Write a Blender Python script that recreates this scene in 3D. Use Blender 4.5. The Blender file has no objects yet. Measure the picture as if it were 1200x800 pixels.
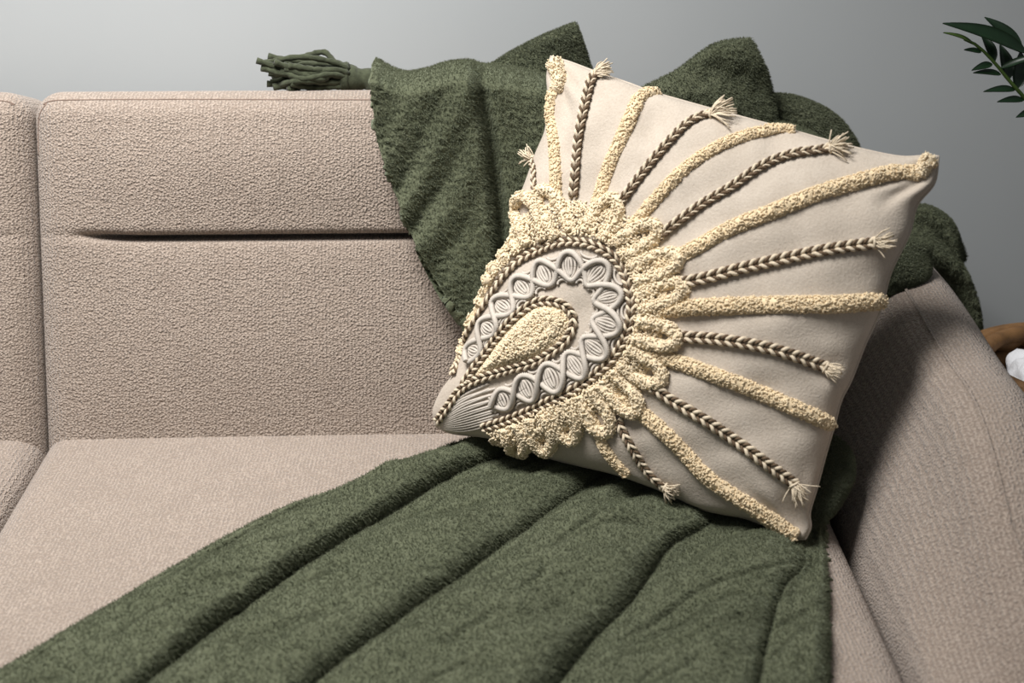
import bpy, bmesh, math, random
import numpy as np
from mathutils import Vector, noise
from mathutils.bvhtree import BVHTree

random.seed(7)
rng = np.random.default_rng(7)
S = bpy.context.scene
COL = S.collection

# ------------------------------------------------------------------ camera
FPX = 1667.0
PITCH, YAW = math.radians(23.0), math.radians(1.5)
CR = np.array([math.cos(YAW), -math.sin(YAW), 0.0])
CF = np.array([math.sin(YAW) * math.cos(PITCH), math.cos(YAW) * math.cos(PITCH), -math.sin(PITCH)])
CU = np.cross(CR, CF)
CAM = np.array([0.075, -1.523, 1.209])
cd = bpy.data.cameras.new('camera')
cam = bpy.data.objects.new('camera', cd)
COL.objects.link(cam)
cd.sensor_width = 36.0
cd.lens = FPX * 36.0 / 1200.0
cam.location = CAM
cam.rotation_euler = (math.pi / 2 - PITCH, 0, -YAW)
cd.dof.use_dof = True
cd.dof.focus_distance = 1.60
cd.dof.aperture_fstop = 4.5
cd.clip_start = 0.02
S.camera = cam

# ------------------------------------------------------------------ light
w = bpy.data.worlds.new('world')
S.world = w
w.use_nodes = True
w.node_tree.nodes['Background'].inputs[0].default_value = (0.92, 0.96, 1.0, 1)
w.node_tree.nodes['Background'].inputs[1].default_value = 0.155

def area(name, loc, target, size, power, col):
    l = bpy.data.lights.new(name, 'AREA')
    l.shape = 'RECTANGLE'
    l.size, l.size_y = size
    l.energy = power
    l.color = col
    l.spread = math.radians(112)
    o = bpy.data.objects.new(name, l)
    COL.objects.link(o)
    o.location = loc
    o.rotation_euler = (Vector(target) - Vector(loc)).to_track_quat('-Z', 'Y').to_euler()
    return o
area('pendant_light', (-0.45, -0.42, 2.12), (-0.28, -0.06, 0.6), (0.75, 0.6), 22, (1.0, 0.98, 0.955))

S.view_settings.view_transform = 'Standard'
S.view_settings.look = 'None'
S.view_settings.gamma = 1.0
S.view_settings.use_curve_mapping = False
S.view_settings.exposure = 0.0

# ------------------------------------------------------------------ maths helpers
def ray(x, y):
    return (x - 600) / FPX * CR + (400 - y) / FPX * CU + CF
def onz(x, y, z):
    r = ray(x, y); return CAM + r * ((z - CAM[2]) / r[2])
def ony(x, y, Y):
    r = ray(x, y); return CAM + r * ((Y - CAM[1]) / r[1])
def onplane(x, y, p, n):
    r = ray(x, y); return CAM + r * (np.dot(p - CAM, n) / np.dot(r, n))
def nrm(v):
    v = np.asarray(v, float); return v / (np.linalg.norm(v) + 1e-12)
def sstep(a, b, x):
    t = np.clip((x - a) / (b - a), 0, 1); return t * t * (3 - 2 * t)

def spline(pts, n):
    """catmull-rom through pts, resampled to n points of equal arc length"""
    P = np.asarray(pts, float)
    if len(P) == 2:
        t = np.linspace(0, 1, n)[:, None]
        return P[0] * (1 - t) + P[1] * t
    Q = np.vstack([2 * P[0] - P[1], P, 2 * P[-1] - P[-2]])
    out = []
    for i in range(1, len(Q) - 2):
        t = np.linspace(0, 1, 24, endpoint=False)[:, None]
        a, b, c, d = Q[i - 1], Q[i], Q[i + 1], Q[i + 2]
        out.append(0.5 * (2 * b + (c - a) * t + (2 * a - 5 * b + 4 * c - d) * t ** 2 + (3 * b - a - 3 * c + d) * t ** 3))
    out.append(P[-1:])
    D = np.vstack(out)
    s = np.concatenate([[0], np.cumsum(np.linalg.norm(np.diff(D, axis=0), axis=1))])
    u = np.linspace(0, s[-1], n)
    return np.stack([np.interp(u, s, D[:, k]) for k in range(D.shape[1])], 1)

def plen(P):
    return float(np.linalg.norm(np.diff(P, axis=0), axis=1).sum())

# ------------------------------------------------------------------ mesh helpers
ORI = {}
def empty(name, loc):
    o = bpy.data.objects.new(name, None)
    COL.objects.link(o)
    o.location = loc
    o.empty_display_size = 0.05
    ORI[o.name] = np.array(loc, float)
    return o

def tag(o, label, cat=None, group=None, kind=None):
    if label: o['label'] = label
    if cat: o['category'] = cat
    if group: o['group'] = group
    if kind: o['kind'] = kind
    return o

def mesh(name, V, Fc, mats, parent=None, smooth=True, mi=None, loc=None):
    """V in world space; the object's origin is the root's base"""
    V = np.asarray(V, float)
    if parent is not None:
        org = ORI[parent.name]
    else:
        org = np.array(loc if loc is not None else (0, 0, 0), float)
    me = bpy.data.meshes.new(name)
    me.from_pydata((V - org).tolist(), [], [list(map(int, f)) for f in Fc])
    if not isinstance(mats, (list, tuple)): mats = [mats]
    for m in mats: me.materials.append(m)
    if smooth:
        me.polygons.foreach_set('use_smooth', [True] * len(me.polygons))
    if mi is not None:
        me.polygons.foreach_set('material_index', list(map(int, mi)))
    me.update()
    o = bpy.data.objects.new(name, me)
    COL.objects.link(o)
    if parent is not None:
        o.parent = parent
    else:
        o.location = org
    ORI[o.name] = org
    return o

class MB:
    def __init__(s):
        s.V = []; s.F = []; s.M = []; s.n = 0
    def add(s, V, F, m=0):
        V = np.asarray(V, float)
        s.V.append(V)
        s.F += [tuple(i + s.n for i in f) for f in F]
        s.M += [m] * len(F)
        s.n += len(V)
    def build(s, name, mats, parent=None, **k):
        return mesh(name, np.vstack(s.V), s.F, mats, parent, mi=s.M, **k)

def frames(P, N0=None):
    T = np.gradient(P, axis=0)
    T /= np.linalg.norm(T, axis=1)[:, None] + 1e-12
    if N0 is None:
        a = np.array([0, 0, 1.0])
        if abs(T[0] @ a) > .9: a = np.array([1.0, 0, 0])
        n = nrm(a - T[0] * (a @ T[0]))
        N = [n]
        for i in range(1, len(P)):
            n = nrm(n - T[i] * (n @ T[i])); N.append(n)
        N = np.array(N)
    else:
        N = N0 - T * (N0 * T).sum(1)[:, None]
        N /= np.linalg.norm(N, axis=1)[:, None] + 1e-12
    return T, N, np.cross(T, N)

def tube(mb, P, r, sides=6, m=0, N0=None, cap=True, sq=1.0):
    P = np.asarray(P, float)
    n = len(P)
    r = np.broadcast_to(np.asarray(r, float), (n,))
    T, N, B = frames(P, N0)
    a = np.arange(sides) * 2 * math.pi / sides
    V = P[:, None, :] + r[:, None, None] * (np.cos(a)[None, :, None] * B[:, None, :] + sq * np.sin(a)[None, :, None] * N[:, None, :])
    F = []
    for i in range(n - 1):
        for j in range(sides):
            k = (j + 1) % sides
            F.append((i * sides + j, i * sides + k, (i + 1) * sides + k, (i + 1) * sides + j))
    if cap:
        F.append(tuple(range(sides))[::-1])
        F.append(tuple((n - 1) * sides + j for j in range(sides)))
    mb.add(V.reshape(-1, 3), F, m)

def grid_faces(nu, nv, off=0, flip=False):
    F = []
    for i in range(nu - 1):
        for j in range(nv - 1):
            q = (off + i * nv + j, off + (i + 1) * nv + j, off + (i + 1) * nv + j + 1, off + i * nv + j + 1)
            F.append(q[::-1] if flip else q)
    return F

def rbox(c, half, r, step, fn=None, axes=None):
    """rounded box; fn(local pts, normals) -> local pts; axes rows = local axes in world"""
    half = np.asarray(half, float)
    bm = bmesh.new()
    n = np.maximum(2, np.round(2 * half / step).astype(int))
    for ax in range(3):
        u, v = [k for k in range(3) if k != ax]
        for sg in (-1, 1):
            vs = {}
            for i in range(n[u] + 1):
                for j in range(n[v] + 1):
                    p = np.zeros(3)
                    p[ax] = sg * half[ax]
                    p[u] = -half[u] + 2 * half[u] * i / n[u]
                    p[v] = -half[v] + 2 * half[v] * j / n[v]
                    vs[i, j] = bm.verts.new(p)
            for i in range(n[u]):
                for j in range(n[v]):
                    bm.faces.new((vs[i, j], vs[i + 1, j], vs[i + 1, j + 1], vs[i, j + 1]))
    bmesh.ops.remove_doubles(bm, verts=bm.verts, dist=1e-5)
    bmesh.ops.recalc_face_normals(bm, faces=bm.faces)
    bm.verts.index_update()
    P = np.array([v.co[:] for v in bm.verts])
    F = [[v.index for v in f.verts] for f in bm.faces]
    bm.free()
    inner = np.clip(P, -(half - r), half - r)
    d = P - inner
    L = np.linalg.norm(d, axis=1)[:, None]
    N = d / np.maximum(L, 1e-9)
    P = inner + N * r
    if fn is not None: P = fn(P, N)
    if axes is not None: P = P @ np.asarray(axes)
    return P + np.asarray(c, float), F

# ------------------------------------------------------------------ materials
def mat(name):
    m = bpy.data.materials.new(name)
    m.use_nodes = True
    nt = m.node_tree
    b = nt.nodes['Principled BSDF']
    return m, nt, b
def nd(nt, t, **k):
    n = nt.nodes.new(t)
    for a, v in k.items(): setattr(n, a, v)
    return n
def ramp(nt, fac, stops):
    r = nd(nt, 'ShaderNodeValToRGB')
    e = r.color_ramp.elements
    e[0].position, e[0].color = stops[0][0], (*stops[0][1], 1)
    e[1].position, e[1].color = stops[1][0], (*stops[1][1], 1)
    for p, c in stops[2:]:
        x = e.new(p); x.color = (*c, 1)
    nt.links.new(fac, r.inputs[0])
    return r.outputs[0]
def coords(nt, scale=(1, 1, 1), rot=(0, 0, 0)):
    tc = nd(nt, 'ShaderNodeTexCoord')
    mp = nd(nt, 'ShaderNodeMapping')
    mp.inputs['Scale'].default_value = scale
    mp.inputs['Rotation'].default_value = rot
    nt.links.new(tc.outputs['Object'], mp.inputs['Vector'])
    return mp.outputs[0]
def tex_noise(nt, vec, scale, detail=2, rough=.5):
    n = nd(nt, 'ShaderNodeTexNoise')
    n.inputs['Scale'].default_value = scale
    n.inputs['Detail'].default_value = detail
    n.inputs['Roughness'].default_value = rough
    nt.links.new(vec, n.inputs['Vector'])
    return n.outputs['Fac']
def tex_vor(nt, vec, scale, feature='F1'):
    n = nd(nt, 'ShaderNodeTexVoronoi', feature=feature)
    n.inputs['Scale'].default_value = scale
    nt.links.new(vec, n.inputs['Vector'])
    return n.outputs['Distance']
def bump(nt, b, h, strength, dist):
    n = nd(nt, 'ShaderNodeBump')
    n.inputs['Strength'].default_value = strength
    n.inputs['Distance'].default_value = dist
    nt.links.new(h, n.inputs['Height'])
    nt.links.new(n.outputs[0], b.inputs['Normal'])
def math_n(nt, op, a, b):
    n = nd(nt, 'ShaderNodeMath', operation=op)
    for i, v in enumerate((a, b)):
        if isinstance(v, (int, float)): n.inputs[i].default_value = v
        else: nt.links.new(v, n.inputs[i])
    return n.outputs[0]

def boucle(name, lo, hi, scale=(1, 1, 1)):
    m, nt, b = mat(name)
    v = coords(nt, scale)
    d = tex_vor(nt, v, 400)
    n1 = tex_noise(nt, v, 300, 3, .6)
    n2 = tex_noise(nt, coords(nt), 26, 2)
    wv = nd(nt, 'ShaderNodeTexWave', bands_direction='X')
    wv.inputs['Scale'].default_value = 75
    wv.inputs['Distortion'].default_value = 3.0
    wv.inputs['Detail'].default_value = 2
    wv.inputs['Detail Scale'].default_value = 3.0
    nt.links.new(coords(nt), wv.inputs['Vector'])
    h = math_n(nt, 'SUBTRACT', n1, math_n(nt, 'MULTIPLY', d, .9))
    h = math_n(nt, 'ADD', h, math_n(nt, 'MULTIPLY', wv.outputs['Fac'], .30))
    cfac = math_n(nt, 'ADD', h, math_n(nt, 'MULTIPLY', n2, .25))
    c = ramp(nt, cfac, [(.18, lo), (.75, hi)])
    nt.links.new(c, b.inputs['Base Color'])
    b.inputs['Roughness'].default_value = .95
    b.inputs['Specular IOR Level'].default_value = .15
    b.inputs['Sheen Weight'].default_value = .25
    b.inputs['Sheen Roughness'].default_value = .6
    bump(nt, b, h, .85, .0026)
    return m

def simple(name, col, rough=.8, spec=.3, var=.12, vs=60, bs=0, bsc=300, bd=.001, sheen=0):
    m, nt, b = mat(name)
    v = coords(nt)
    n = tex_noise(nt, v, vs, 3)
    c1 = tuple(x * (1 - var) for x in col); c2 = tuple(min(1, x * (1 + var)) for x in col)
    nt.links.new(ramp(nt, n, [(.3, c1), (.7, c2)]), b.inputs['Base Color'])
    b.inputs['Roughness'].default_value = rough
    b.inputs['Specular IOR Level'].default_value = spec
    b.inputs['Sheen Weight'].default_value = sheen
    if bs: bump(nt, b, tex_noise(nt, v, bsc, 3, .6), bs, bd)
    return m

M_SOFA = boucle('boucle_fabric', (.285, .225, .182), (.470, .385, .320))
M_SEAM = simple('sofa_thread', (.22, .16, .13), .9, .1)
M_WALL = simple('wall_paint', (.50, .525, .535), .85, .2, .02, 3, .15, 400, .0004)
M_BASE = simple('baseboard_paint', (.6, .6, .58), .5, .4, .02)
M_GREEN = None
def plush():
    m, nt, b = mat('green_plush')
    v = coords(nt)
    n1 = tex_noise(nt, coords(nt, (1, 1, 1)), 330, 3, .65)
    n2 = tex_noise(nt, v, 45, 3, .6)
    n3 = tex_noise(nt, v, 9, 2, .5)
    s = math_n(nt, 'ADD', math_n(nt, 'MULTIPLY', n1, .5), math_n(nt, 'MULTIPLY', n2, .3))
    s = math_n(nt, 'ADD', s, math_n(nt, 'MULTIPLY', n3, .2))
    c = ramp(nt, s, [(.3, (.068, .076, .045)), (.52, (.104, .113, .070)), (.72, (.142, .152, .099))])
    nt.links.new(c, b.inputs['Base Color'])
    b.inputs['Roughness'].default_value = 1
    b.inputs['Specular IOR Level'].default_value = .1
    b.inputs['Sheen Weight'].default_value = .35
    b.inputs['Sheen Roughness'].default_value = .45
    b.inputs['Sheen Tint'].default_value = (.7, .8, .6, 1)
    bump(nt, b, n1, .7, .003)
    return m
M_GREEN = plush()
M_YARN_SHADED = simple('green_yarn_shaded', (.058, .066, .040), .95, .1, .25, 200, .6, 700, .0015, .15)  # plush green darkened: self-shadowing of the missing pile is put into the colour
def linen():
    m, nt, b = mat('cotton_canvas')
    v = coords(nt)
    n1 = tex_noise(nt, v, 420, 3, .6)
    n2 = tex_noise(nt, v, 30, 3, .6)
    s = math_n(nt, 'ADD', math_n(nt, 'MULTIPLY', n1, .55), math_n(nt, 'MULTIPLY', n2, .45))
    nt.links.new(ramp(nt, s, [(.3, (.45, .385, .315)), (.7, (.585, .515, .435))]), b.inputs['Base Color'])
    b.inputs['Roughness'].default_value = .9
    b.inputs['Specular IOR Level'].default_value = .15
    b.inputs['Sheen Weight'].default_value = .15
    bump(nt, b, n1, .6, .0012)
    return m
M_LINEN = linen()
M_TUFT = simple('cream_tuft', (.74, .60, .40), .95, .05, .10, 120, 0, 600, .001, .1)
M_TUFTW = simple('ivory_tuft', (.78, .655, .465), .95, .05, .10, 120, 0, 600, .001, .1)
M_CORD = simple('cream_cord', (.66, .56, .42), .85, .2, .12, 300, .4, 900, .0006)
M_BROWN = simple('brown_cord', (.135, .092, .058), .85, .2, .2, 300, .4, 900, .0006)
M_LACE = simple('grey_beige_cord', (.56, .505, .44), .8, .25, .08, 300, .4, 900, .0006)
M_LEAF = simple('leaf_green', (.008, .024, .009), .4, .45, .3, 30)
M_STEM = simple('stem_green', (.055, .10, .018), .5, .4, .2, 30)
M_WICK = simple('wicker', (.20, .105, .042), .6, .35, .35, 40, .4, 200, .002)
M_WHITE = simple('white_fluff', (.78, .79, .82), .95, .1, .05, 60, .5, 200, .004)
M_POT = simple('grey_ceramic', (.30, .30, .29), .5, .4, .08)
M_SOIL = simple('soil', (.03, .02, .014), 1, .1, .4, 80, .8, 120, .006)
M_WOODLEG = simple('dark_wood', (.10, .06, .035), .45, .4, .25, 20)
def planks():
    m, nt, b = mat('oak_floor')
    v = coords(nt, (1, 8, 1))
    nt.links.new(ramp(nt, tex_noise(nt, v, 5, 5, .6), [(.3, (.20, .13, .08)), (.7, (.33, .23, .15))]), b.inputs['Base Color'])
    b.inputs['Roughness'].default_value = .5
    return m
M_FLOOR = planks()

# ------------------------------------------------------------------ room
def slab(name, lo, hi, m, parent=None, **k):
    lo, hi = np.array(lo, float), np.array(hi, float)
    P, F = rbox((lo + hi) / 2, (hi - lo) / 2, min((hi - lo)) * .12, 99, None)
    return mesh(name, P, F, m, parent, smooth=False, **k)
fl = slab('floor', (-3.2, -3.2, -.06), (3.2, .33, -.012), M_FLOOR); fl['kind'] = 'structure'; fl['label'] = 'oak plank floor'
for i in range(22):
    y1 = .33 - i * .16
    p = slab('plank', (-3.2, y1 - .158, -.013), (3.2, y1, 0), M_FLOOR, fl)
wl = slab('wall_back', (-3.2, .33, -.06), (3.2, .45, 2.7), M_WALL); wl['kind'] = 'structure'; wl['label'] = 'plain grey painted wall behind the sofa'
bb = slab('baseboard_back', (-3.2, .315, 0), (3.2, .33, .09), M_BASE); bb['kind'] = 'structure'; bb['label'] = 'pale baseboard along the grey wall'

# ------------------------------------------------------------------ sofa
SEATZ = .44
LEAN = math.radians(17.5)
sofa = empty('sofa', (-.45, -.2, 0))
tag(sofa, 'beige boucle fabric sofa with seamed back cushions and rounded armrest', 'sofa')
XA, XB = -.446, .462     # main seat
XL = -1.34               # far end of the left seat

def seat_bump(x, y):
    """height of the seat cushion above SEATZ"""
    u = np.clip((x - XA) / (XB - XA), 0, 1); v = np.clip((y + .60) / .66, 0, 1)
    return .010 * (4 * u * (1 - u)) ** .6 * (4 * v * (1 - v)) ** .6

def seat_cushion(x0, x1):
    c = np.array([(x0 + x1) / 2, -.27, SEATZ - .085])
    half = np.array([(x1 - x0) / 2 - .002, .33, .085])
    def fn(P, N):
        u = P[:, 0] / half[0]; v = P[:, 1] / half[1]
        puff = .010 * np.clip(1 - u ** 2, 0, 1) ** .6 * np.clip(1 - v ** 2, 0, 1) ** .6
        P = P.copy()
        P[:, 2] += puff * np.clip(N[:, 2], 0, 1)
        w = np.clip(1 - np.abs(v) ** 6, 0, 1)
        return P
    V, F = rbox(c, half, .034, .012, fn)
    return mesh('seat_cushion', V, F, M_SOFA, sofa)
seat_cushion(XA, XB)
seat_cushion(XL, XA)

EX = np.array([1.0, 0, 0]); EB = np.array([0, math.sin(LEAN), math.cos(LEAN)]); EN = np.array([0, -math.cos(LEAN), math.sin(LEAN)])
BH0, BH1, BT = -.10, .412, .15     # along the lean: bottom, top; thickness
SEAMB = .243
def back_cushion(x0, x1):
    c3 = np.array([(x0 + x1) / 2, 0, SEATZ]) + EB * (BH0 + BH1) / 2 - EN * (BT / 2)
    half = np.array([(x1 - x0) / 2 - .0015, (BH1 - BH0) / 2, BT / 2])
    bc = (BH0 + BH1) / 2
    def fn(P, N):
        P = P.copy()
        d0 = P[:, 1] + bc - SEAMB
        P[:, 1] = bc * 0 + d0 * (1 - .68 * np.exp(-(d0 / .05) ** 2)) + SEAMB - bc
        x = P[:, 0]; b = P[:, 1] + bc
        front = np.clip(N[:, 2], 0, 1)
        u = x / half[0]
        # head roll above the seam, lumbar panel below it
        e = np.clip(1 - np.abs(u) ** 4, 0, 1)
        top = np.exp(-((b - .325) / .075) ** 2) * .016
        low = np.exp(-((b - .11) / .12) ** 2) * .010
        inn = sstep(half[0] - .035, half[0] - .13, np.abs(x))
        d = b - SEAMB
        g = np.where(d > 0, np.exp(-(d / .0045) ** 2), np.exp(-(d / .0055) ** 2) * .8 + .2 * np.exp(-(d / .022) ** 2)) * .030 * inn + \
            np.exp(-(d / .006) ** 2) * .0015
        edge = np.exp(-((half[0] - np.abs(x)) / .02)) * .004
        Q = P.copy()
        Q[:, 2] += front * (e * (top + low) - g - edge)
        # the roll hangs a little over the seam
        Q[:, 1] -= front * inn * np.exp(-((d - .007) / .006) ** 2) * .0055
        # the right-hand end of the back rounds off towards the arm
        if x1 > 0: Q[:, 1] -= sstep(.20, .50, x + (x0 + x1) / 2) ** 1.5 * .085 * sstep(.15, .41, b)
        return Q
    V, F = rbox(c3, half, .033, .005, fn, np.array([EX, EB, EN]))
    o = mesh('back_cushion', V, F, M_SOFA, sofa)
    # stitched seam along the top front edge
    mb = MB()
    k = half[0]
    bv = BVHTree.FromPolygons([Vector(p) for p in V], F)
    h1 = half[1]
    loc = spline([(-k + .003, h1 - .075, half[2] - .014), (-k + .006, h1 - .040, half[2] - .012), (-k + .018, h1 - .017, half[2] - .008), (-k + .05, h1 - .009, half[2] - .004), (0, h1 - .009, half[2] + .004), (k - .05, h1 - .009, half[2] - .004), (k - .018, h1 - .017, half[2] - .008)], 260)
    Q = loc @ np.array([EX, EB, EN]) + c3
    Q = np.array([bv.find_nearest(Vector(p))[0][:] for p in Q])
    tube(mb, Q, .0010, 5)
    mb.build('seam', M_SEAM, o)
    return o
back_cushion(XA, XB + .02)
back_cushion(XL, XA)

def sofa_body():
    V, F = rbox(((XL + .62) / 2 - .02, -.235, .205), ((.62 - XL) / 2 - .02, .345, .085), .02, .05)
    mesh('base_frame', V, F, M_SOFA, sofa)
    # rear shell of the back, leaning with the cushions
    c = np.array([(XL + .50) / 2, .17, .43])
    def fn(P, N):
        Q = P.copy(); Q[:, 1] += (P[:, 2]) * .16; Q[:, 2] -= sstep(.20, .50, P[:, 0] + c[0]) ** 1.5 * .09 * sstep(0, .3, P[:, 2]); return Q
    V, F = rbox(c, ((.50 - XL) / 2, .045, .33), .035, .02, fn)
    mesh('back_frame', V, F, M_SOFA, sofa)
    for x in (XL + .05, .53):
        for y in (-.52, .05):
            mb = MB(); tube(mb, spline([(x, y, .125), (x, y, 0)], 4), [.022, .02, .018, .016], 12)
            mb.build('leg', M_WOODLEG, sofa)
sofa_body()

# armrest: a loft of rounded sections from the back to the front
def arm(sign, x_off):
    ys = np.concatenate([np.linspace(.16, -.40, 64), -.40 - .215 * np.sin(np.linspace(0, math.pi / 2, 34)[1:])])
    secs = []
    n = None
    for y in ys:
        t = (.16 - y) / .775
        drop = .15 * sstep(-.26, -.62, y) + .02 * sstep(.02, -.25, y)
        zt = .645 - drop
        endc = max(0.0, (-.50 - y) / .115)
        cap = math.sqrt(max(0, 1 - min(1, endc) ** 2.2))
        inn = .462 + .006 * math.sin(t * 3)
        rid = .553 - .012 * t
        out = .624
        zb = .14
        zt2 = .30 + (zt - .30) * (.55 + .45 * cap)
        pts = [(inn + .012, zb), (inn, zb + .03), (inn - .001, .36), (inn + .004, .44), (inn + .020, .50 - drop * .35), (inn + .047, .565 - drop * .7),
               (rid - .012, zt2 - .018), (rid, zt2 - .006), (rid + .012, zt2), (rid + .040, zt2 + .004), (out - .012, zt2 - .010), (out, zt2 - .035),
               (out + .004, .50), (out, .35), (out - .004, zb + .03), (out - .016, zb)]
        pts = np.array(pts)
        sp = spline(pts, 90)
        secs.append(np.stack([sp[:, 0], np.full(90, y), sp[:, 1]], 1))
    A = np.array(secs)
    # close the rounded front
    A[:, :, 0] = .543 + (A[:, :, 0] - .543) * np.array([1 if y > -.52 else math.sqrt(max(.02, 1 - ((-.52 - y) / .097) ** 2.5)) for y in ys])[:, None]
    A[:, :, 0] = sign * A[:, :, 0] + x_off
    nu, nv = A.shape[:2]
    V = A.reshape(-1, 3)
    F = grid_faces(nu, nv, 0, sign < 0)
    F += [tuple(range(nv)) if sign > 0 else tuple(range(nv))[::-1]]
    last = tuple((nu - 1) * nv + j for j in range(nv))
    F += [last[::-1] if sign > 0 else last]
    F += [((i + 1) * nv, i * nv, i * nv + nv - 1, (i + 1) * nv + nv - 1) for i in range(nu - 1)]
    o = mesh('armrest', V, F, M_SOFA, sofa)
    # welt where the inner panel meets the top
    if sign > 0:
        j = int(np.argmin(np.abs(A[20, :45, 0] - .553)))
        mb = MB()
        P = spline(A[4:86, j], 140)
        tube(mb, P + np.array([-.0005, 0, .0008]), .0018, 6)
        mb.build('welt', M_SOFA, o)
    return o
arm(1, 0)
arm(-1, XA + XL + .446 - .462 + .015 + .462 - .46)

# ------------------------------------------------------------------ throw pillow
PBL = onz(515, 500, .485); PBR = onz(945, 628, .462); PTL = ony(650, 72, .06)
PN = nrm(np.cross(PBR - PBL, PTL - PBL))
def pp(x, y): return onplane(x, y, PBL, PN)

def coons(bot, rig, top, lef, nu, nv, us=None, vs=None):
    """bot: BL->BR, rig: BR->TR, top: TL->TR, lef: BL->TL, 3D polylines"""
    us = np.linspace(0, 1, nu) if us is None else us
    vs = np.linspace(0, 1, nv) if vs is None else vs
    def at(C, t):
        D = spline(C, 400)
        q = np.linspace(0, 1, 400)
        return np.stack([np.interp(t, q, D[:, k]) for k in range(3)], 1)
    b, t = at(bot, us), at(top, us); l, r = at(lef, vs), at(rig, vs)
    u, v = us[:, None, None], vs[None, :, None]
    ruled = (1 - v) * b[:, None] + v * t[:, None] + (1 - u) * l[None] + u * r[None]
    bil = (1 - u) * (1 - v) * b[0] + u * (1 - v) * b[-1] + (1 - u) * v * t[0] + u * v * t[-1]
    return ruled - bil

def cosspace(n):
    s = np.linspace(0, 1, n)
    c = (1 - np.cos(math.pi * s)) / 2
    return .5 * c + .5 * s

def bag(name, px, plane, hf, hb, mats, parent, n=100, ex=.45, wr=None, fuzz=0):
    """closed stuffed shape from four traced edges on a plane (point, normal); hf/hb = front/back bulge"""
    p0, nn = plane
    E = [[onplane(x, y, p0, nn) for x, y in e] for e in px]
    us = cosspace(n)
    G = coons(*E, n, n, us, us)
    u, v = us[:, None], us[None, :]
    prof = (4 * u * (1 - u)) ** ex * (4 * v * (1 - v)) ** ex
    off = hf * prof
    if wr is not None: off = off + wr(u, v, G) * np.clip(prof * 3, 0, 1)
    Fr = G + off[..., None] * nn
    Bk = G - (hb * prof)[..., None] * nn
    if fuzz:
        for i in range(n):
            for j in range(n):
                q = Vector(Fr[i, j])
                d = noise.noise(q * 260) * fuzz + noise.noise(q * 90) * fuzz
                Fr[i, j] += nn * d * min(1, 4 * prof[i, j])
                if i in (0, n - 1) or j in (0, n - 1): pass
    V = np.vstack([Fr.reshape(-1, 3), Bk.reshape(-1, 3)])
    F = grid_faces(n, n) + grid_faces(n, n, n * n, True)
    for k in range(n - 1):      # sew the border
        pass
    # merge border of the back onto the front
    remap = {}
    for i in range(n):
        for j in range(n):
            if i in (0, n - 1) or j in (0, n - 1): remap[n * n + i * n + j] = i * n + j
    F = [tuple(remap.get(i, i) for i in f) for f in F]
    used = sorted({i for f in F for i in f}); ix = {a: b for b, a in enumerate(used)}
    V = V[used]; F = [tuple(ix[i] for i in f) for f in F]
    return mesh(name, V, F, mats, parent), G, Fr

P_BOT = [(510, 499), (530, 507), (572, 512), (610, 524), (647, 537), (680, 545), (721, 555), (771, 573), (817, 594), (845, 601), (872, 606), (900, 617), (925, 630), (943, 631)]
P_RIG = [(943, 631), (949, 617), (948, 600), (956, 572), (967, 531), (977, 497), (985, 468), (997, 444), (1013, 403), (1032, 360), (1043, 319), (1064, 275), (1074, 240), (1094, 214), (1099, 183)]
P_TOP = [(645, 66), (668, 73), (700, 85), (735, 97), (765, 108), (810, 121), (850, 132), (925, 152), (990, 170), (1050, 183), (1080, 183), (1099, 183)]
P_LEF = [(510, 499), (508, 480), (518, 458), (538, 430), (556, 378), (571, 350), (580, 325), (592, 303), (606, 282), (610, 255), (612, 235), (620, 210), (630, 180), (640, 152), (643, 115), (641, 90), (645, 66)]

pillow = empty('throw_pillow', tuple(((PBL + PBR) / 2 - np.array([0, 0, .02]))))
tag(pillow, 'square cream pillow with cord rays, tufted stripes and paisley appliqué, leaning in sofa corner', 'pillow')
def p_wr(u, v, G):
    # creases running in from the corners and soft hollows between the rays
    o = np.zeros(G.shape[:2])
    for (cu, cv, ang, L, amp, wd) in [(1, 0, 2.1, .16, .010, .020), (1, 0, 1.75, .22, .007, .016), (1, 1, -2.0, .20, .011, .022), (1, 1, -2.5, .22, .008, .020),
                                      (0, 1, -.95, .22, .007, .022), (0, 1, -.5, .2, .006, .02), (1, 0, 2.6, .2, .006, .02),
                                      (.62, 1, -1.3, .22, .005, .03), (.35, 1, -1.7, .22, .004, .03), (1, .45, 3.2, .2, .004, .03), (.6, 0, 1.4, .12, .004, .03)]:
        du, dv = u - cu, v - cv
        al = du * math.cos(ang) + dv * math.sin(ang); pe = -du * math.sin(ang) + dv * math.cos(ang)
        o -= amp * np.exp(-(pe / wd) ** 2) * sstep(0.0, .05, al) * sstep(L, L * .3, al)
    o += .0030 * np.sin(u * 19 + v * 5) * np.sin(v * 17 - u * 4) + .0014 * np.sin(u * 41 - v * 13) * np.sin(v * 37 + u * 9)
    return o
pfab, PG, PF = bag('cover', (P_BOT, P_RIG, P_TOP, P_LEF), (PBL, PN), .066, .066, M_LINEN, pillow, 150, .42, p_wr)
n_ = PF.shape[0]
PBVH = BVHTree.FromPolygons([Vector(p) for p in PF.reshape(-1, 3)], grid_faces(n_, n_))
VCAM = Vector(CAM)
def hit(x, y):
    d = Vector(ray(x, y)).normalized()
    loc, nor, i, dist = PBVH.ray_cast(VCAM, d)
    if loc is None:
        q = Vector(pp(x, y))
        loc, nor, i, dist = PBVH.find_nearest(q)
    if nor.dot(Vector(PN)) < 0: nor = -nor
    return np.array(loc), np.array(nor)
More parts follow.
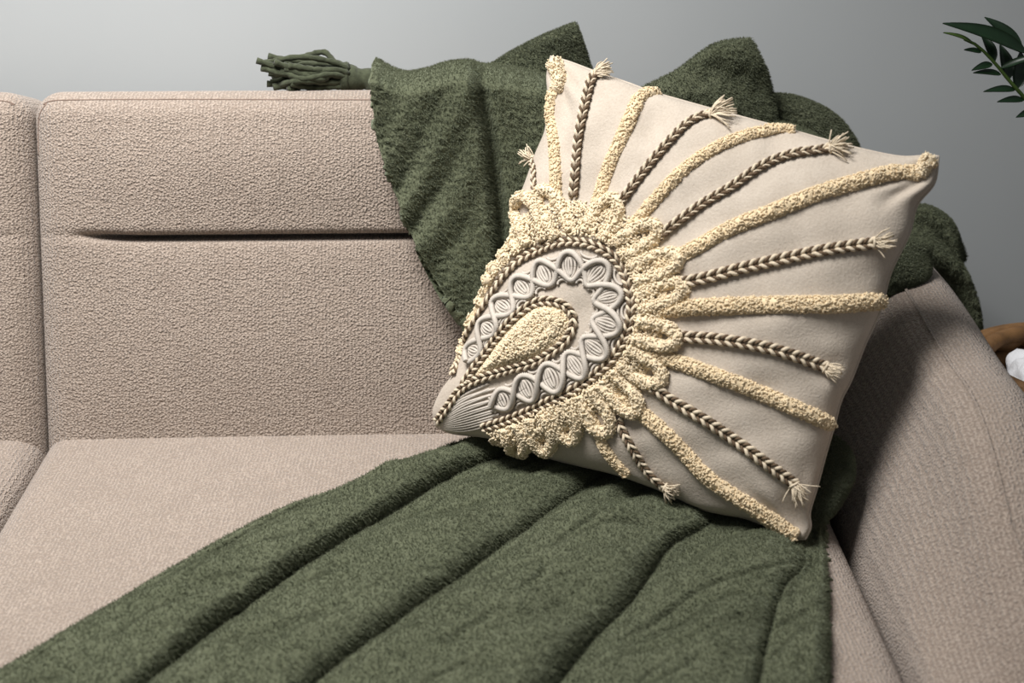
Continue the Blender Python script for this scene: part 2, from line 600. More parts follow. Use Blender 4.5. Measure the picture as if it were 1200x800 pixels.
def path(px, n):
    Q = spline(px, n)
    H = [hit(*q) for q in Q]
    P = np.array([h[0] for h in H]); N = np.array([h[1] for h in H])
    for _ in range(3):
        N[1:-1] = (N[:-2] + 2 * N[1:-1] + N[2:]) / 4
    if n > 8:
        for _ in range(2): P[1:-1] = (P[:-2] + 2 * P[1:-1] + P[2:]) / 4
    N /= np.linalg.norm(N, axis=1)[:, None]
    return P, N
PXM = 1.60 / FPX      # metres per pixel at the pillow

# tufts: small elongated knots of yarn
bm = bmesh.new(); bmesh.ops.create_icosphere(bm, subdivisions=1, radius=1); bm.verts.index_update()
ICV = np.array([v.co[:] for v in bm.verts]); ICF = [tuple(v.index for v in f.verts) for f in bm.faces]; bm.free()
def nrows(A):
    return A / (np.linalg.norm(A, axis=1)[:, None] + 1e-12)
def tufts(mb, P, N, r, m=0):
    """a knot of yarn at each point, stretched in a random direction"""
    k = len(P)
    d = rng.normal(size=(k, 3)); d = nrows(d - N * ((d * N).sum(1)[:, None] * .75))
    a = nrows(np.cross(d, rng.normal(size=(k, 3)))); b = np.cross(d, a)
    r = np.broadcast_to(r, (k,))[:, None]
    d = d * r * rng.uniform(1.4, 2.6, (k, 1)); a = a * r * rng.uniform(.7, 1.1, (k, 1)); b = b * r * rng.uniform(.7, 1.1, (k, 1))
    V = P[:, None] + ICV[None, :, :1] * d[:, None] + ICV[None, :, 1:2] * a[:, None] + ICV[None, :, 2:] * b[:, None]
    F = (np.arange(k)[:, None, None] * len(ICV) + np.array(ICF)[None]).reshape(-1, 3).tolist()
    mb.add(V.reshape(-1, 3), F, m)

def tufted_tube(mb, P, N, wd, ht=None, dens=1.0, m=0, r=.0010):
    """half-round pad of yarn knots along a path on the surface"""
    wd = np.broadcast_to(np.asarray(wd, float), (len(P),)); ht = .62 * wd if ht is None else np.broadcast_to(np.asarray(ht, float), (len(P),))
    T, Nn, B = frames(P, N)
    tube(mb, P, wd * .45, 10, m, N0=Nn, sq=float((ht / wd).mean()) * .84 / .45)
    L = plen(P)
    cnt = int(dens * L * float(wd.mean()) * 1.9 / (r * r * 6.0))
    s = rng.uniform(0, len(P) - 1.001, cnt); th = rng.uniform(-.2, math.pi + .2, cnt)
    i = s.astype(int); f = (s - i)[:, None]
    Pc = P[i] * (1 - f) + P[i + 1] * f
    c, sn = np.cos(th)[:, None], np.sin(th)[:, None]
    j = rng.uniform(.90, 1.0, (cnt, 1))
    Q = Pc + B[i] * c * (wd[i] * .5)[:, None] * j + Nn[i] * np.maximum(sn, -.1) * ht[i][:, None] * j
    tufts(mb, Q, Nn[i] * sn + B[i] * c, r * rng.uniform(.75, 1.3, cnt), m)

STRIPES = [
    ([(647, 108), (645, 135), (649, 165), (651, 202), (652, 242)], 15),
    ([(768, 109), (752, 112), (740, 135), (727, 165), (712, 200), (700, 240)], 17),
    ([(931, 154), (912, 151), (882, 157), (852, 167), (826, 181), (800, 200), (780, 220), (760, 243), (742, 265)], 15),
    ([(1078, 203), (1045, 202), (1007, 212), (957, 227), (907, 247), (857, 267), (825, 285), (790, 303), (770, 312)], 18),
    ([(1033, 353), (980, 356), (905, 357), (830, 359), (772, 362)], 20),
    ([(974, 497), (944, 483), (914, 470), (872, 452), (830, 437), (785, 421), (760, 415)], 18),
    ([(933, 629), (905, 610), (878, 591), (850, 574), (823, 553), (795, 522), (762, 492), (730, 464)], 19),
    ([(735, 556), (713, 531), (702, 508), (694, 490)], 15),
]
for px, wpx in STRIPES:
    mb = MB()
    P, N = path(px, 60)
    tufted_tube(mb, P, N, .93 * wpx * PXM, wpx * PXM * .42)
    mb.build('tufted_stripe', M_TUFT, pillow)
for px, r in (([(649, 74), (653, 80), (657, 96), (650, 108)], 21), ([(1091, 186), (1083, 196), (1077, 207)], 20)):
    mb = MB()
    P, N = path(px, 20)
    tufted_tube(mb, P, N, r * PXM * np.linspace(1.0, .72, 20), r * PXM * np.linspace(.8, .45, 20), 1.2)
    mb.build('corner_tuft', M_TUFTW, pillow)

def rope(mb, P, N, wd, pitch=.0107, dark=False, lift=.30):
    L = plen(P)
    n = int(L / pitch * 9) + 6
    Pd, Nd = spline(P, n), spline(N, n)
    T, Nn, B = frames(Pd, Nd)
    s = np.linspace(0, L, n)
    for k in (-1, 1):
        c = Pd + B * (k * wd * .235) + Nn * (wd * lift)
        ph = k * (2 * math.pi * s / pitch) + (0 if k > 0 else math.pi)
        for a, (r, m) in enumerate(((.148, 0), (.112, 1))):
            if dark and k == -1: r = (.085, .155)[a]
            an = ph + a * math.pi
            rh = wd * .115
            Q = c + rh * (np.cos(an)[:, None] * B + np.sin(an)[:, None] * Nn)
            tube(mb, Q, wd * r, 6, m, N0=Nn)

CORDS = [   # (pixels from the frayed end inwards, width, tassel tip, dark side)
    ([(623, 186), (627, 198), (627, 215), (629, 232), (631, 248)], 9.5, (609, 178), False),
    ([(698, 88), (692, 98), (686, 125), (680, 160), (676, 200), (673, 232)], 13, (716, 84), True),
    ([(832, 135), (822, 138), (805, 147), (780, 172), (755, 202), (728, 238)], 12, (860, 130), True),
    ([(972, 175), (955, 178), (932, 181), (895, 194), (857, 220), (820, 242), (795, 260), (772, 278)], 12, (995, 170), True),
    ([(1024, 285), (990, 290), (955, 296), (880, 312), (830, 325), (800, 331)], 14, (1047, 284), False),
    ([(967, 430), (930, 416), (892, 405), (842, 397), (785, 394)], 14, (984, 440), False),
    ([(930, 566), (886, 533), (845, 503), (804, 478), (766, 453)], 14, (942, 588), False),
    ([(780, 570), (762, 553), (746, 531), (730, 503), (724, 490)], 12, (794, 578), False),
]
for px, wpx, tip, dark in CORDS:
    mb = MB()
    P, N = path(px, 70)
    rope(mb, P, N, wpx * PXM, dark=dark)
    cord = mb.build('braided_cord', [M_CORD, M_BROWN], pillow)
    # frayed end: a fan of loose threads
    mb = MB()
    FN = nrm(N[0] * .5 + PN)
    base = P[0] + FN * wpx * PXM * .25
    out = nrm(pp(*tip) - pp(*px[0]))
    side = np.cross(out, FN)
    L = np.linalg.norm(pp(*tip) - pp(*px[0])) * 1.05
    for k in range(34):
        a = rng.normal(0, .42)
        l = L * rng.uniform(.6, 1.15)
        d = out * math.cos(a) + side * math.sin(a)
        st = base + side * rng.uniform(-.3, .3) * wpx * PXM + FN * rng.uniform(-.15, .25) * wpx * PXM
        mid = st + d * l * .5 + FN * rng.uniform(.001, .005)
        en = st + d * l + side * rng.normal(0, .002) + FN * rng.uniform(-.003, .003)
        tube(mb, spline([st - out * .004, st, mid, en], 8), .0007, 4)
    # binding at the knot
    ring = [base + out * .001 + (side * math.cos(t) * .42 + FN * math.sin(t) * .36) * wpx * PXM for t in np.linspace(0, 2 * math.pi, 14)]
    tube(mb, ring, .0013, 5)
    mb.build('frayed_end', M_CORD, cord)

# ring and teardrop of braid
RING = [(533, 440), (543, 405), (560, 375), (577, 347), (592, 325), (612, 305), (637, 292), (662, 285), (687, 285), (710, 294), (725, 307), (735, 327), (740, 352), (739, 377), (732, 400), (720, 420), (707, 432), (680, 452), (650, 467), (620, 482), (595, 492), (567, 500)]
TEAR = [(514, 493), (528, 474), (542, 456), (565, 443), (600, 432), (630, 423), (650, 411), (665, 398), (673, 382), (672, 368), (660, 356), (642, 352), (625, 357), (607, 370), (590, 388), (573, 411), (556, 434), (544, 452)]
for px, wd in ((RING, 12), (TEAR, 12)):
    mb = MB(); P, N = path(px, 160)
    rope(mb, P, N, wd * PXM, pitch=.0098)
    mb.build('braid_border', [M_CORD, M_BROWN], pillow)

# tufted teardrop centre
def inside(x, y, poly):
    c = False; j = len(poly) - 1
    for i in range(len(poly)):
        xi, yi = poly[i]; xj, yj = poly[j]
        if (yi > y) != (yj > y) and x < (xj - xi) * (y - yi) / (yj - yi) + xi: c = not c
        j = i
    return c
mb = MB()
tp = [tuple(q) for q in spline(TEAR[2:], 80)]
tpa = np.array(tp)
QP, QN = [], []
while len(QP) < 4200:
    x, y = rng.uniform(540, 676), rng.uniform(350, 460)
    if not inside(x, y, tp): continue
    dmin = float(np.hypot(tpa[:, 0] - x, tpa[:, 1] - y).min())
    if dmin < 5: continue
    p, n = hit(x, y)
    h = .0075 * sstep(3, 16, dmin)
    QP.append(p + n * (h * rng.uniform(.35, 1.05) + .001)); QN.append(n)
tufts(mb, np.array(QP), np.array(QN), .00105 * rng.uniform(.8, 1.35, len(QP)))
mb.build('tufted_centre', M_TUFTW, pillow)

# collar of tufted loops round the ring
RD = spline(RING, 400)
TR_ = np.gradient(RD, axis=0); TR_ /= np.linalg.norm(TR_, axis=1)[:, None]
OUT = np.stack([TR_[:, 1], -TR_[:, 0]], 1)       # outward in the picture plane
cen = np.array([650, 395])
flip = np.sign(((RD - cen) * OUT).sum(1)); OUT *= np.where(flip[200] < 0, -1, 1)
mb = MB()                                          # low pad under the loops
QP, QN = [], []
for k in range(7500):
    i = rng.integers(6, 396); fr = i / 400
    far = 12 + 30 * sstep(.12, .36, fr) - 8 * sstep(.5, .6, fr) - 8 * sstep(.9, 1, fr)
    o = 6 + far * rng.uniform(0, 1) ** .8
    q = RD[i] + OUT[i] * o
    p, n = hit(*q)
    lim = .007 * sstep(1.1, .5, (o - 6) / far)
    QP.append(p + n * (.0008 + lim * rng.uniform(.3, 1))); QN.append(n)
tufts(mb, np.array(QP), np.array(QN), .0011 * rng.uniform(.8, 1.3, len(QP)))
mb.build('tufted_collar', M_TUFTW, pillow)
NL = 18
for k in range(NL):
    i = int(14 + (372) * (k + .5) / NL)
    fr = i / 400
    reach = 10 + 42 * sstep(.12, .36, fr) - 4 * sstep(.5, .6, fr) + rng.uniform(-6, 6)
    if fr > .8: reach = 40 + rng.uniform(-6, 4)
    if fr > .92: reach = 26
    hw = min(11.5, 4.5 + reach * .17) + rng.uniform(-.8, 1.2)
    ang = rng.normal(0, .16)
    o = OUT[i] * math.cos(ang) + np.array([-OUT[i][1], OUT[i][0]]) * math.sin(ang)
    s = np.array([-o[1], o[0]])
    b = RD[i] + OUT[i] * 9
    px = [b - s * hw * .8, b - s * hw + o * reach * .5, b - s * hw * .9 + o * reach * .85, b + o * (reach + 5), b + s * hw * .9 + o * reach * .85, b + s * hw + o * reach * .5, b + s * hw * .8]
    mb = MB()
    P, N = path(px, 44)
    P = P + N * rng.uniform(.001, .004)
    tufted_tube(mb, P, N, 15 * PXM, 9 * PXM, .9)
    mb.build('tufted_loop', M_TUFTW, pillow)

# knotted lace band between ring and teardrop
BAND = [(552, 425), (563, 402), (578, 380), (596, 355), (618, 335), (645, 320), (673, 313), (699, 321), (713, 343), (715, 370), (706, 396), (690, 416), (663, 436), (630, 450), (600, 464), (578, 474)]
BW = [7.5, 9, 11, 13, 14, 15, 17, 18, 18, 18, 18, 18, 18, 17, 15, 9]
BD = spline(BAND, 480)
bw = 1.12 * np.interp(np.linspace(0, 1, 480), np.linspace(0, 1, len(BW)), BW)
bt = np.gradient(BD, axis=0); bt /= np.linalg.norm(bt, axis=1)[:, None]
bn = np.stack([bt[:, 1], -bt[:, 0]], 1)
NC = 14
def band_pt(t, off):
    i = np.clip(t * 479, 0, 479)
    k = np.arange(480)
    c = np.array([np.interp(i, k, BD[:, 0]), np.interp(i, k, BD[:, 1])])
    n = nrm([np.interp(i, k, bn[:, 0]), np.interp(i, k, bn[:, 1])])
    return c + n * off * np.interp(i, k, bw)
def wound(mb, px, n, r, lift, ridge=.14):
    P, N = path(px, n)
    P = P + N * lift
    m = int(plen(P) / .0011) + 4
    Pd, Nd = spline(P, m), spline(N, m)
    tube(mb, Pd, r * (1 + ridge * np.where(np.arange(m) % 2, 1, -1)), 7, 0, N0=Nd)
for ph in (0, math.pi):          # two wound cords that cross between the eyes
    mb = MB()
    ts = np.linspace(.0, 1, 160)
    px = [band_pt(t, .88 * math.sin(t * NC * math.pi + ph)) for t in ts]
    P, N = path(px, 240)
    lift = .0048 + .0020 * np.cos(np.linspace(0, 1, 240) * NC * math.pi + ph)
    P = P + N * lift[:, None]
    m = int(plen(P) / .0010)
    tube(mb, spline(P, m), .0032 * (1 + .18 * np.where(np.arange(m) % 2, 1, -1)), 7, 0, N0=spline(N, m))
    mb.build('wound_cord', M_LACE, pillow)
for c in range(NC):              # the leaf-shaped knot inside each eye and its scallop
    mb = MB()
    t0 = (c + .5) / NC
    for q, f in enumerate((.14, .42, .70, .98)):     # nested ribs that share their tips, like a leaf
        px = [band_pt(t0 + .42 / NC * f * math.cos(a) * abs(math.cos(a)) ** .3, .88 * (.62 + .38 * f) * math.sin(a)) for a in np.linspace(0, 2 * math.pi, 26)]
        wound(mb, px, 30, .00145, .0020 + .0009 * (3 - q))
    for sd in (-1, 1):           # nested scallops where the cords cross
        for f in (.28, .5):
            px = [band_pt(t0 + .5 / NC + f / NC * .8 * math.cos(a), sd * (.98 - f * 1.0 * abs(math.sin(a)))) for a in np.linspace(0, math.pi, 12)]
            wound(mb, px, 16, .0014, .0022)
    mb.build('leaf_knot', M_LACE, pillow)

# ridged fan of fine cords at the lower-left corner
ridg = MB()
for k in range(15):
    f = k / 14
    st = (513 + 3 * f, 494 + 7 * f)
    md = (540 + 4 * f, 466 + 38 * f)
    en = (573 + 6 * f, 449 + 48 * f) if k % 2 == 0 else (581 + 6 * f, 452 + 42 * f)
    P, N = path([st, md, en], 24)
    tube(ridg, P + N * .0010, .0016, 6, 0, N0=N)
ridg.build('corded_corner', M_LACE, pillow)

# seam round the pillow
mb = MB()
bord = np.vstack([PG[:, 0], PG[-1, 1:], PG[::-1, -1][1:], PG[0, ::-1][1:]])
tube(mb, bord - PN * .002, .0017, 6)
mb.build('edge_seam', M_LINEN, pillow)

# ------------------------------------------------------------------ green throw
throw = empty('throw_blanket', (.10, -.20, SEATZ))
tag(throw, 'olive green plush throw draped over the sofa back and across the seat', 'blanket')

def fz(q, a):
    q = Vector(q)
    return a * (noise.noise(q * 210) * .6 + noise.noise(q * 420) * .4)

# pleated part on the seat
CUR = [
    [(628, 506), (575, 512), (480, 543), (400, 578), (300, 618), (200, 673), (100, 731), (0, 788), (-120, 862), (-330, 990)],
    [(690, 506), (560, 545), (450, 608), (350, 668), (250, 738), (175, 797), (100, 858), (-60, 990)],
    [(800, 506), (706, 560), (640, 604), (600, 633), (500, 703), (430, 753), (370, 797), (310, 850), (180, 990)],
    [(880, 506), (836, 602), (780, 643), (740, 702), (690, 752), (650, 800), (610, 850), (510, 990)],
    [(925, 506), (943, 645), (915, 692), (898, 742), (885, 800), (875, 850), (850, 990)],
    [(958, 508), (985, 550), (966, 612), (970, 680), (972, 750), (972, 800), (972, 850), (972, 990)],
]
CW = [np.array([onz(x, y, SEATZ + .012) for x, y in c]) for c in CUR]
NT, NS = 330, 78
CW = [spline(c, NT) for c in CW]
HT = [.028, .030, .033, .030, .022]
rows = []
for t in range(NT):
    row = []
    for b in range(5):
        A, B = CW[b][t], CW[b + 1][t]
        for k in range(NS if b < 4 else NS + 1):
            s = k / NS
            p = A * (1 - s) + B * s
            g0 = .62 if b < 3 else .30
            grow = g0 + (1 - g0) * sstep(-.01, .09, float((p - PBL)[:2] @ nrm(PN[:2])))
            h = HT[b] * grow * (s ** .62) * (1 - s ** 10) - .006 * grow * (math.exp(-s / .02) * (b > 0) + math.exp(-(1 - s) / .02))
            # softer secondary ripples that fan out with the pleats
            wv = noise.noise(Vector((s * 3.2 + b * 9.1, t * .012, b * 3.3))) * .010 + noise.noise(Vector((p[0] * 14 + p[1] * 9, p[1] * 16 - p[0] * 11, 4.2 + b))) * .006
            h += wv * min(1, 5 * s) * min(1, 4 * (1 - s))
            # diagonal folds across the wide pleats
            if b in (2, 3):
                g1, g2 = p[0] * .83 + p[1] * .56, -p[0] * .56 + p[1] * .83
                q1 = noise.noise(Vector((g1 * 7, g2 * 34, 1.5 + b))); q2 = noise.noise(Vector((g1 * 9, g2 * 30, 6.5 + b)))
                h += (.008 * q1 - .0056 * math.exp(-(q2 / .10) ** 2)) * math.sin(math.pi * s) ** .6
            else:
                g1, g2 = p[0] * .83 + p[1] * .56, -p[0] * .56 + p[1] * .83
                q2 = noise.noise(Vector((g1 * 7, g2 * 26, 6.5 + b)))
                h += (.006 * noise.noise(Vector((g1 * 8, g2 * 30, 1.5 + b))) - .0056 * math.exp(-(q2 / .10) ** 2)) * math.sin(math.pi * s) ** .6
            if b == 0:
                h = h * min(1, .55 + s * 2) + .007 - .011 * math.exp(-((s - .18) / .035) ** 2)
            if b < 4:
                tow = nrm(B - A)
                p = p + tow * .010 * grow * math.exp(-((s - .90) / .09) ** 2)
            row.append((p, h, s, b))
    rows.append(row)
nsr = len(rows[0])
V = np.zeros((NT, nsr, 3))
for t in range(NT):
    for k, (p, h, s, b) in enumerate(rows[t]):
        x, y = p[0], p[1]
        base = SEATZ + float(seat_bump(x, y)) + .004
        z = base + max(h, 0) + fz((x, y, h * .7), .0022)
        if y < -.565:
            e = -.565 - y; R = .045
            a = min(e / R, math.pi / 2)
            hh = z - base
            y = -.565 - (R + hh) * math.sin(a)
            z = base - R + (R + hh) * math.cos(a) - max(0, e - R * math.pi / 2)
        V[t, k] = (x, y, z)
o = mesh('seat_drape', V.reshape(-1, 3), grid_faces(NT, nsr, 0, False), M_GREEN, throw)
def thicken(o, th, off):
    m = o.modifiers.new('thickness', 'SOLIDIFY'); m.thickness = th; m.offset = off
def face_up(o, d):
    me = o.data
    if sum(p.normal.dot(Vector(d)) for p in me.polygons) < 0: me.flip_normals()
face_up(o, (0, 0, 1)); thicken(o, .008, -1)

# part hanging over the sofa back
def back_pt(x, b, off):
    return np.array([x, 0, SEATZ]) + EB * b + EN * off
def back_unproj(px, py, off):
    p0 = np.array([0, 0, SEATZ]) + EN * off
    return onplane(px, py, p0, EN)
L_EDGE = [(436, 100), (439, 128), (444, 168), (460, 213), (478, 263), (502, 312), (529, 353), (556, 382)]
R_EDGE = [(1004, 212), (1006, 225), (1004, 245), (1000, 300), (1000, 350), (995, 400), (985, 450), (970, 500)]
NA, NB = 260, 190
OFF = .034
Lw = spline([back_unproj(x, y, OFF) for x, y in L_EDGE], NB)
Rw = spline([back_unproj(x, y, OFF) for x, y in R_EDGE], NB)
BOTM = spline([back_unproj(x, y, OFF) for x, y in [(556, 382), (575, 420), (620, 480), (700, 512), (820, 512), (970, 505)]], NA)
TOPP = [(436, 100), (470, 115), (500, 111), (520, 104), (545, 101), (575, 104), (640, 116), (690, 140), (760, 160), (820, 165), (880, 170), (930, 175), (970, 190), (1004, 212)]
TOPW = spline([back_unproj(x, y, OFF) for x, y in TOPP], NA)
G = coons(BOTM, Rw[::-1], TOPW, Lw[::-1], NA, NB)      # u across, v bottom -> top
V = np.zeros((NA, NB + 40, 3))
for i in range(NA):
    u = i / (NA - 1)
    for j in range(NB):
        v = j / (NB - 1)
        p = G[i, j]
        x = p[0]; b = (p[2] - SEATZ) * math.cos(LEAN) + p[1] * math.sin(LEAN)
        # folds: an overlapping edge down the middle and slanting soft pleats to its left
        xe = .097 - .02 * v + .015 * math.sin(3 * v)
        d = x - xe
        h = .018 * sstep(.002, -.014, d) * (0.4 + .6 * v) - .014 * math.exp(-((d - .004) / .007) ** 2)
        g = x * 1.0 + b * -.55
        h += .0075 * (.45 + noise.noise(Vector((x * 6, b * 6, 9)))) * math.sin(g * 112 + 3.5 * noise.noise(Vector((x * 7, b * 7, 2)))) * sstep(.02, -.05, d) * sstep(-.12, -.02, x + .10)
        h += .008 * noise.noise(Vector((x * 10, b * 7, .3))) + .012 * noise.noise(Vector((x * 4, b * 4, 7.3)))
        h += .006 * sstep(.05, .0, u)     # rolled edge
        h += .0016 * noise.noise(Vector((x * 75, b * 260, 3))) + .0012 * noise.noise(Vector((x * 40, b * 420, 5)))
        q = p + EN * (h + .008 + fz(p, .0024))
        V[i, j] = q
    # over the top and down behind the sofa
    last = V[i, NB - 1].copy()
    for j in range(40):
        s = (j + 1) / 40
        if s < .45:
            a = s / .45 * math.pi
            q = last + np.array([0, .055 * (1 - math.cos(a)), .012 * math.sin(a)])
        else:
            q = last + np.array([0, .11 + .01 * (s - .45), -.35 * (s - .45)])
        V[i, NB + j] = q + np.array([0, 0, fz(q, .002)])
o = mesh('back_drape', V.reshape(-1, 3), grid_faces(NA, NB + 40), M_GREEN, throw)
face_up(o, (0, -1, .2)); thicken(o, .008, -1)

# folded flaps that stand up behind the sofa back, and the bunched end at the armrest
yv = lambda Y: (np.array([0, Y, .8]), nrm((0, -1, .12)))
def g_wr(fr, am, ph=0.0):
    def f(u, v, G): return am * np.sin(fr * (u * .7 + v) + ph)
    return f
bag('folded_flap', ([(560, 130), (620, 130), (700, 130)], [(700, 130), (692, 80), (674, 26)], [(574, 76), (600, 60), (635, 42), (674, 26)], [(560, 130), (565, 100), (574, 76)]),
    yv(.215), .022, .018, M_GREEN, throw, 70, .35, g_wr(9, .004), .002)
bag('folded_flap', ([(740, 200), (820, 200), (912, 200)], [(912, 200), (910, 150), (903, 98), (880, 44)], [(752, 102), (790, 84), (820, 62), (838, 51), (860, 46), (880, 44)], [(740, 200), (745, 150), (752, 102)]),
    yv(.150), .026, .018, M_GREEN, throw, 90, .35, g_wr(12, .005, 2.2), .002)
bag('folded_flap', ([(890, 240), (950, 240), (1012, 240)], [(1012, 240), (1012, 200), (1004, 166)], [(890, 110), (925, 111), (958, 122), (985, 140), (1004, 166)], [(890, 240), (890, 180), (890, 110)]),
    yv(.185), .030, .03, M_GREEN, throw, 70, .4, g_wr(7, .004), .002)
bag('bunched_end', ([(1030, 330), (1080, 330), (1120, 350), (1140, 420)], [(1140, 420), (1149, 385), (1136, 345), (1120, 325), (1133, 300)], [(1040, 255), (1078, 240), (1105, 250), (1120, 270), (1133, 300)], [(1030, 330), (1032, 290), (1040, 255)]),
    yv(.215), .035, .03, M_GREEN, throw, 80, .4, g_wr(10, .009, 1.0), .003)
bag('bunched_end', ([(1020, 372), (1040, 360), (1062, 345), (1085, 322)], [(1085, 322), (1088, 300), (1082, 282)], [(1020, 300), (1040, 290), (1062, 280), (1082, 282)], [(1020, 372), (1018, 335), (1020, 300)]),
    yv(.005), .030, .03, M_GREEN, throw, 60, .4, g_wr(8, .004, 1.0), .002)
bag('bunched_end', ([(940, 625), (955, 618), (975, 600), (985, 585)], [(985, 585), (998, 560), (998, 535), (990, 520)], [(930, 500), (950, 505), (975, 510), (990, 520)], [(940, 625), (930, 560), (930, 500)]),
    (onz(965, 600, .47), nrm((-.5, -.65, .5))), .012, .012, M_GREEN, throw, 50, .4, None, .002)

# tassel lying on top of the sofa back
tz = lambda x, y: ony(x, y + 5, .172)
tas = MB()
tube(tas, spline([tz(445, 96), tz(432, 88), tz(418, 88), tz(408, 86)], 24), np.interp(np.linspace(0, 1, 24), [0, .2, .55, .8, 1], [.013, .0155, .012, .0155, .0165]), 18)
tassel = tas.build('tassel', M_YARN_SHADED, throw)
mb = MB()
for k in range(4):
    c = tz(407 - k * 1.6, 86 + k * .3)
    tube(mb, [c + np.array([0, .0155 * math.cos(a), .0165 * math.sin(a)]) for a in np.linspace(0, 2 * math.pi, 18)], .0028, 6)
mb.build('binding', M_YARN_SHADED, tassel)
for k in range(64):
    a = rng.uniform(0, 2 * math.pi); rr = math.sqrt(rng.uniform(0, 1))
    cy, cz = math.cos(a), math.sin(a)
    st = tz(410, 86) + np.array([0, .013 * rr * cy, .014 * rr * cz])
    ex = rng.uniform(308, 350)
    m1 = tz(392, 83) + np.array([0, .019 * rr * cy, .018 * rr * cz]) + rng.normal(0, .002, 3)
    m2 = tz((ex + 392) / 2, 82) + np.array([0, .024 * rr * cy, .021 * rr * cz]) + rng.normal(0, .006, 3)
    en = tz(ex, 82) + np.array([0, .026 * rr * cy, .023 * rr * cz]) + np.clip(rng.normal(0, .0075, 3), -.012, .012) * np.array([.5, 1, 1])
    for q in (m1, m2, en): q[2] = max(q[2], .827)
    mb = MB()
    P = spline([st, m1, m2, en], 20)
    tube(mb, P, .0038 * (1 + .15 * np.sin(np.arange(20) * 2.1)), 6)
    mb.build('strand', M_YARN_SHADED, tassel)

# ------------------------------------------------------------------ basket with white fluff
BC = ony(1262, 432, -.02)
bx, by, bz = BC
br = .118
basket = empty('wicker_basket', (bx, by, 0))
tag(basket, 'round brown wicker basket on the floor beside the armrest', 'basket')
rowsn = 22
for k in range(rowsn):
    z = .012 + (bz - .02) * k / (rowsn - 1)
    rr = br * (.82 + .18 * (k / (rowsn - 1)) ** .7)
    mb = MB()
    a = np.linspace(0, 2 * math.pi, 97)
    P = np.stack([bx + (rr + .004 * np.cos(a * 16 + math.pi * (k % 2))) * np.cos(a), by + (rr + .004 * np.cos(a * 16 + math.pi * (k % 2))) * np.sin(a), np.full(97, z)], 1)
    tube(mb, P, (bz - .02) / (rowsn - 1) * .56, 6, cap=False)
    mb.build('woven_row', M_WICK, basket)
for k in range(16):
    a = 2 * math.pi * k / 16
    mb = MB(); tube(mb, [(bx + br * .82 * math.cos(a), by + br * .82 * math.sin(a), .0), (bx + br * math.cos(a), by + br * math.sin(a), bz)], .004, 6)
    mb.build('stake', M_WICK, basket)
mb = MB()
a = np.linspace(0, 2 * math.pi, 73)
for dr, dz in ((0, 0), (-.012, .002), (.011, -.004)):
    P = np.stack([bx + (br + dr) * np.cos(a), by + (br + dr) * np.sin(a), np.full(73, bz + dz)], 1)
    tube(mb, P, .010, 10, cap=False)
mb.build('rim', M_WICK, basket)
mb = MB(); tube(mb, [(bx, by, .002), (bx, by, .014)], br * .8, 32); mb.build('bottom', M_WICK, basket)
bm = bmesh.new(); bmesh.ops.create_icosphere(bm, subdivisions=5, radius=1); bm.verts.index_update()
V = []
for v in bm.verts:
    c = v.co
    d = 1 + .22 * noise.noise(c * 3.1) + .10 * noise.noise(c * 7)
    V.append((bx + c.x * br * .70 * d, by + c.y * br * .70 * d, bz - .050 + c.z * .075 * d))
F = [[v.index for v in f.verts] for f in bm.faces]; bm.free()
fl_ = mesh('fluffy_cloth', V, F, M_WHITE, None, loc=(bx, by, bz - .1))
tag(fl_, 'white fluffy cloth bunched inside the wicker basket', 'cloth')

# ------------------------------------------------------------------ plant
plx, ply = 1.12, .14
plant = empty('potted_plant', (plx, ply, 0))
tag(plant, 'green potted plant with pointed leaflets reaching in at upper right', 'plant')
prof = [(.085, 0), (.10, .02), (.12, .25), (.128, .33), (.132, .34), (.126, .345), (.118, .33), (.116, .31)]
mb = MB(); a = np.arange(40) * 2 * math.pi / 40
V = np.array([[(plx + r * math.cos(t), ply + r * math.sin(t), z) for t in a] for r, z in prof])
F = []
for i in range(len(prof) - 1):
    for j in range(40): F.append((i * 40 + j, i * 40 + (j + 1) % 40, (i + 1) * 40 + (j + 1) % 40, (i + 1) * 40 + j))
F.append(tuple(range(40))[::-1])
mesh('pot', V.reshape(-1, 3), F, M_POT, plant)
mb = MB(); tube(mb, [(plx, ply, .29), (plx, ply, .318)], .114, 32); mb.build('soil', M_SOIL, plant)
def leaf(b, t, wd, parent, up=None, bend=.12, m=None):
    b, t = np.array(b, float), np.array(t, float)
    L = np.linalg.norm(t - b); d = (t - b) / L
    up = nrm(np.array([.1, -.7, .7]) if up is None else up); up = nrm(up - d * (up @ d)); sd = np.cross(d, up)
    V = []; n = 13
    for i in range(n):
        s = i / (n - 1)
        wv = wd * (math.sin(math.pi * s ** .75) ** .9) * .5 + .0004
        c = b + d * L * s + up * bend * L * math.sin(math.pi * s) * .6
        for j, k in enumerate((-1, -.5, 0, .5, 1)):
            V.append(c + sd * wv * k + up * (abs(k) * wv * .35))
    F = grid_faces(n, 5)
    nV = len(V)
    V2 = [q - up * .0012 for q in V]
    F2 = [tuple(i + nV for i in f[::-1]) for f in F]
    for i in range(n - 1):
        for e in (0, 4):
            q = (i * 5 + e, (i + 1) * 5 + e, (i + 1) * 5 + e + nV, i * 5 + e + nV)
            F2.append(q if e == 0 else q[::-1])
    return mesh('leaf', np.array(V + V2), F + F2, m or M_LEAF, parent)
YP = .10
q = lambda x, y, dy=0.0: ony(x, y, YP + dy)
stemP = [(plx - .02, ply, .31), (plx - .02, ply - .01, .55), tuple(q(1262, 190, .02)), tuple(q(1200, 114)), tuple(q(1184, 96)), tuple(q(1166, 74)), tuple(q(1146, 54)), tuple(q(1130, 46))]
mb = MB(); tube(mb, spline(stemP, 60), np.linspace(.007, .0016, 60), 8)
stem = mb.build('stem', M_STEM, plant)
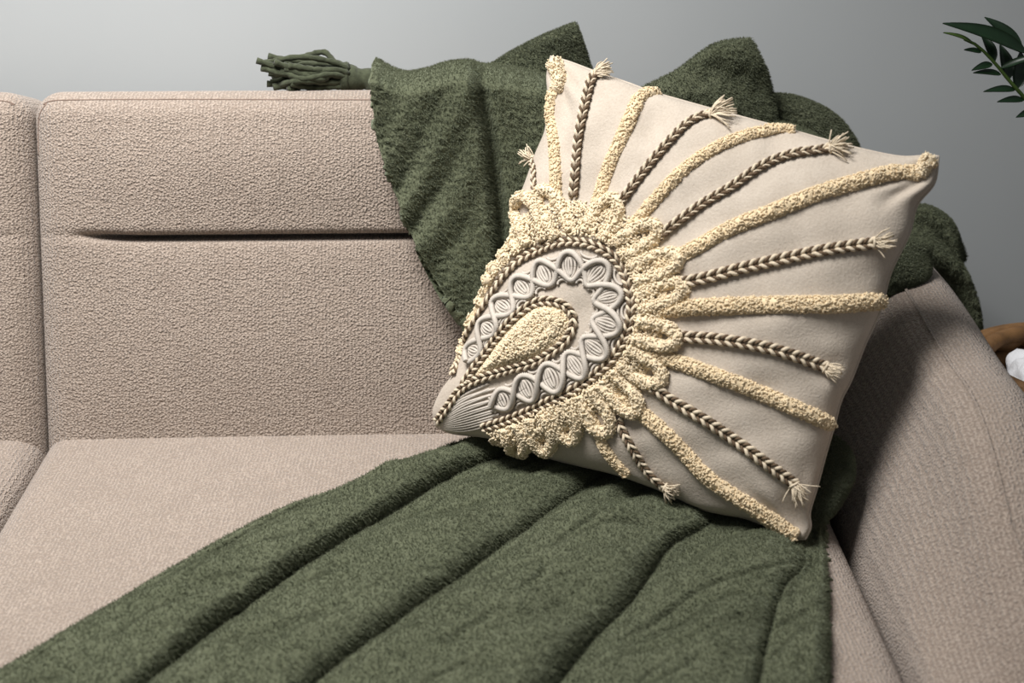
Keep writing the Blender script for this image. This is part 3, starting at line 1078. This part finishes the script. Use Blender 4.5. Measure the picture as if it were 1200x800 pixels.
LV = [((1204, 62), (1105, 27), .019, .0), ((1198, 62), (1154, 20), .017, .02), ((1140, 50), (1106, 38), .004, -.01), ((1150, 61), (1130, 58), .0055, 0), ((1163, 75), (1139, 82), .008, -.01),
      ((1173, 87), (1141, 85), .007, -.01), ((1190, 105), (1153, 107), .008, -.01), ((1200, 117), (1169, 119), .008, -.01), ((1216, 130), (1191, 137), .010, -.01),
      ((1172, 80), (1225, 64), .008, -.02), ((1166, 72), (1150, 40), .012, .02), ((1182, 94), (1172, 52), .016, .02), ((1192, 104), (1196, 60), .018, .02), ((1205, 120), (1222, 80), .018, .02), ((1225, 150), (1200, 165), .001, 0)]
for b, t, wd, dy in LV[:-1]:
    leaf(q(*b), q(*t, dy), wd, stem, m=M_STEM if wd in (.004,) else None)
for k, (tx, ty, tz_) in enumerate([(.30, -.06, .86), (.12, -.22, .92), (.20, .12, .98)]):
    top = np.array([plx + tx, ply + ty, tz_])
    sp = spline([(plx + tx * .1, ply + ty * .1, .31), (plx + tx * .35, ply + ty * .35, .6), top], 50)
    mb = MB(); tube(mb, sp, np.linspace(.008, .0018, 50), 8); st2 = mb.build('stem', M_STEM, plant)
    T, N, B = frames(sp)
    for j in range(12):
        i = 16 + j * 3 - (j == 11)
        i = min(i, 48)
        sd = 1 if j % 2 else -1
        leaf(sp[i], sp[i] + (T[i] * .6 + B[i] * sd * .8) * .075, .024, st2)
    leaf(sp[-1], sp[-1] + T[-1] * .06, .02, st2)

# ------------------------------------------------------------------ plush pile on the throw
def fur(o, count, length):
    m = o.modifiers.new('pile', 'PARTICLE_SYSTEM')
    ps = o.particle_systems[-1].settings
    ps.type = 'HAIR'
    ps.count = count
    ps.hair_step = 3
    ps.hair_length = length
    ps.use_advanced_hair = True
    ps.emit_from = 'FACE'
    ps.use_emit_random = True
    ps.distribution = 'RAND'
    ps.normal_factor = length * .10
    ps.factor_random = length * .075
    ps.object_align_factor = (length * .02, 0, -length * .04)
    if len(o.modifiers) > 1: o.modifiers.move(len(o.modifiers) - 1, 0)
    ps.render_step = 3
    ps.root_radius = 1.0; ps.tip_radius = .35; ps.radius_scale = .00072
for o in throw.children:
    if o.name.startswith('seat_drape'): fur(o, 230000, .0058)
    elif o.name.startswith('back_drape'): fur(o, 130000, .0058)
    elif o.name.startswith(('folded', 'bunched')): fur(o, 34000, .0058)
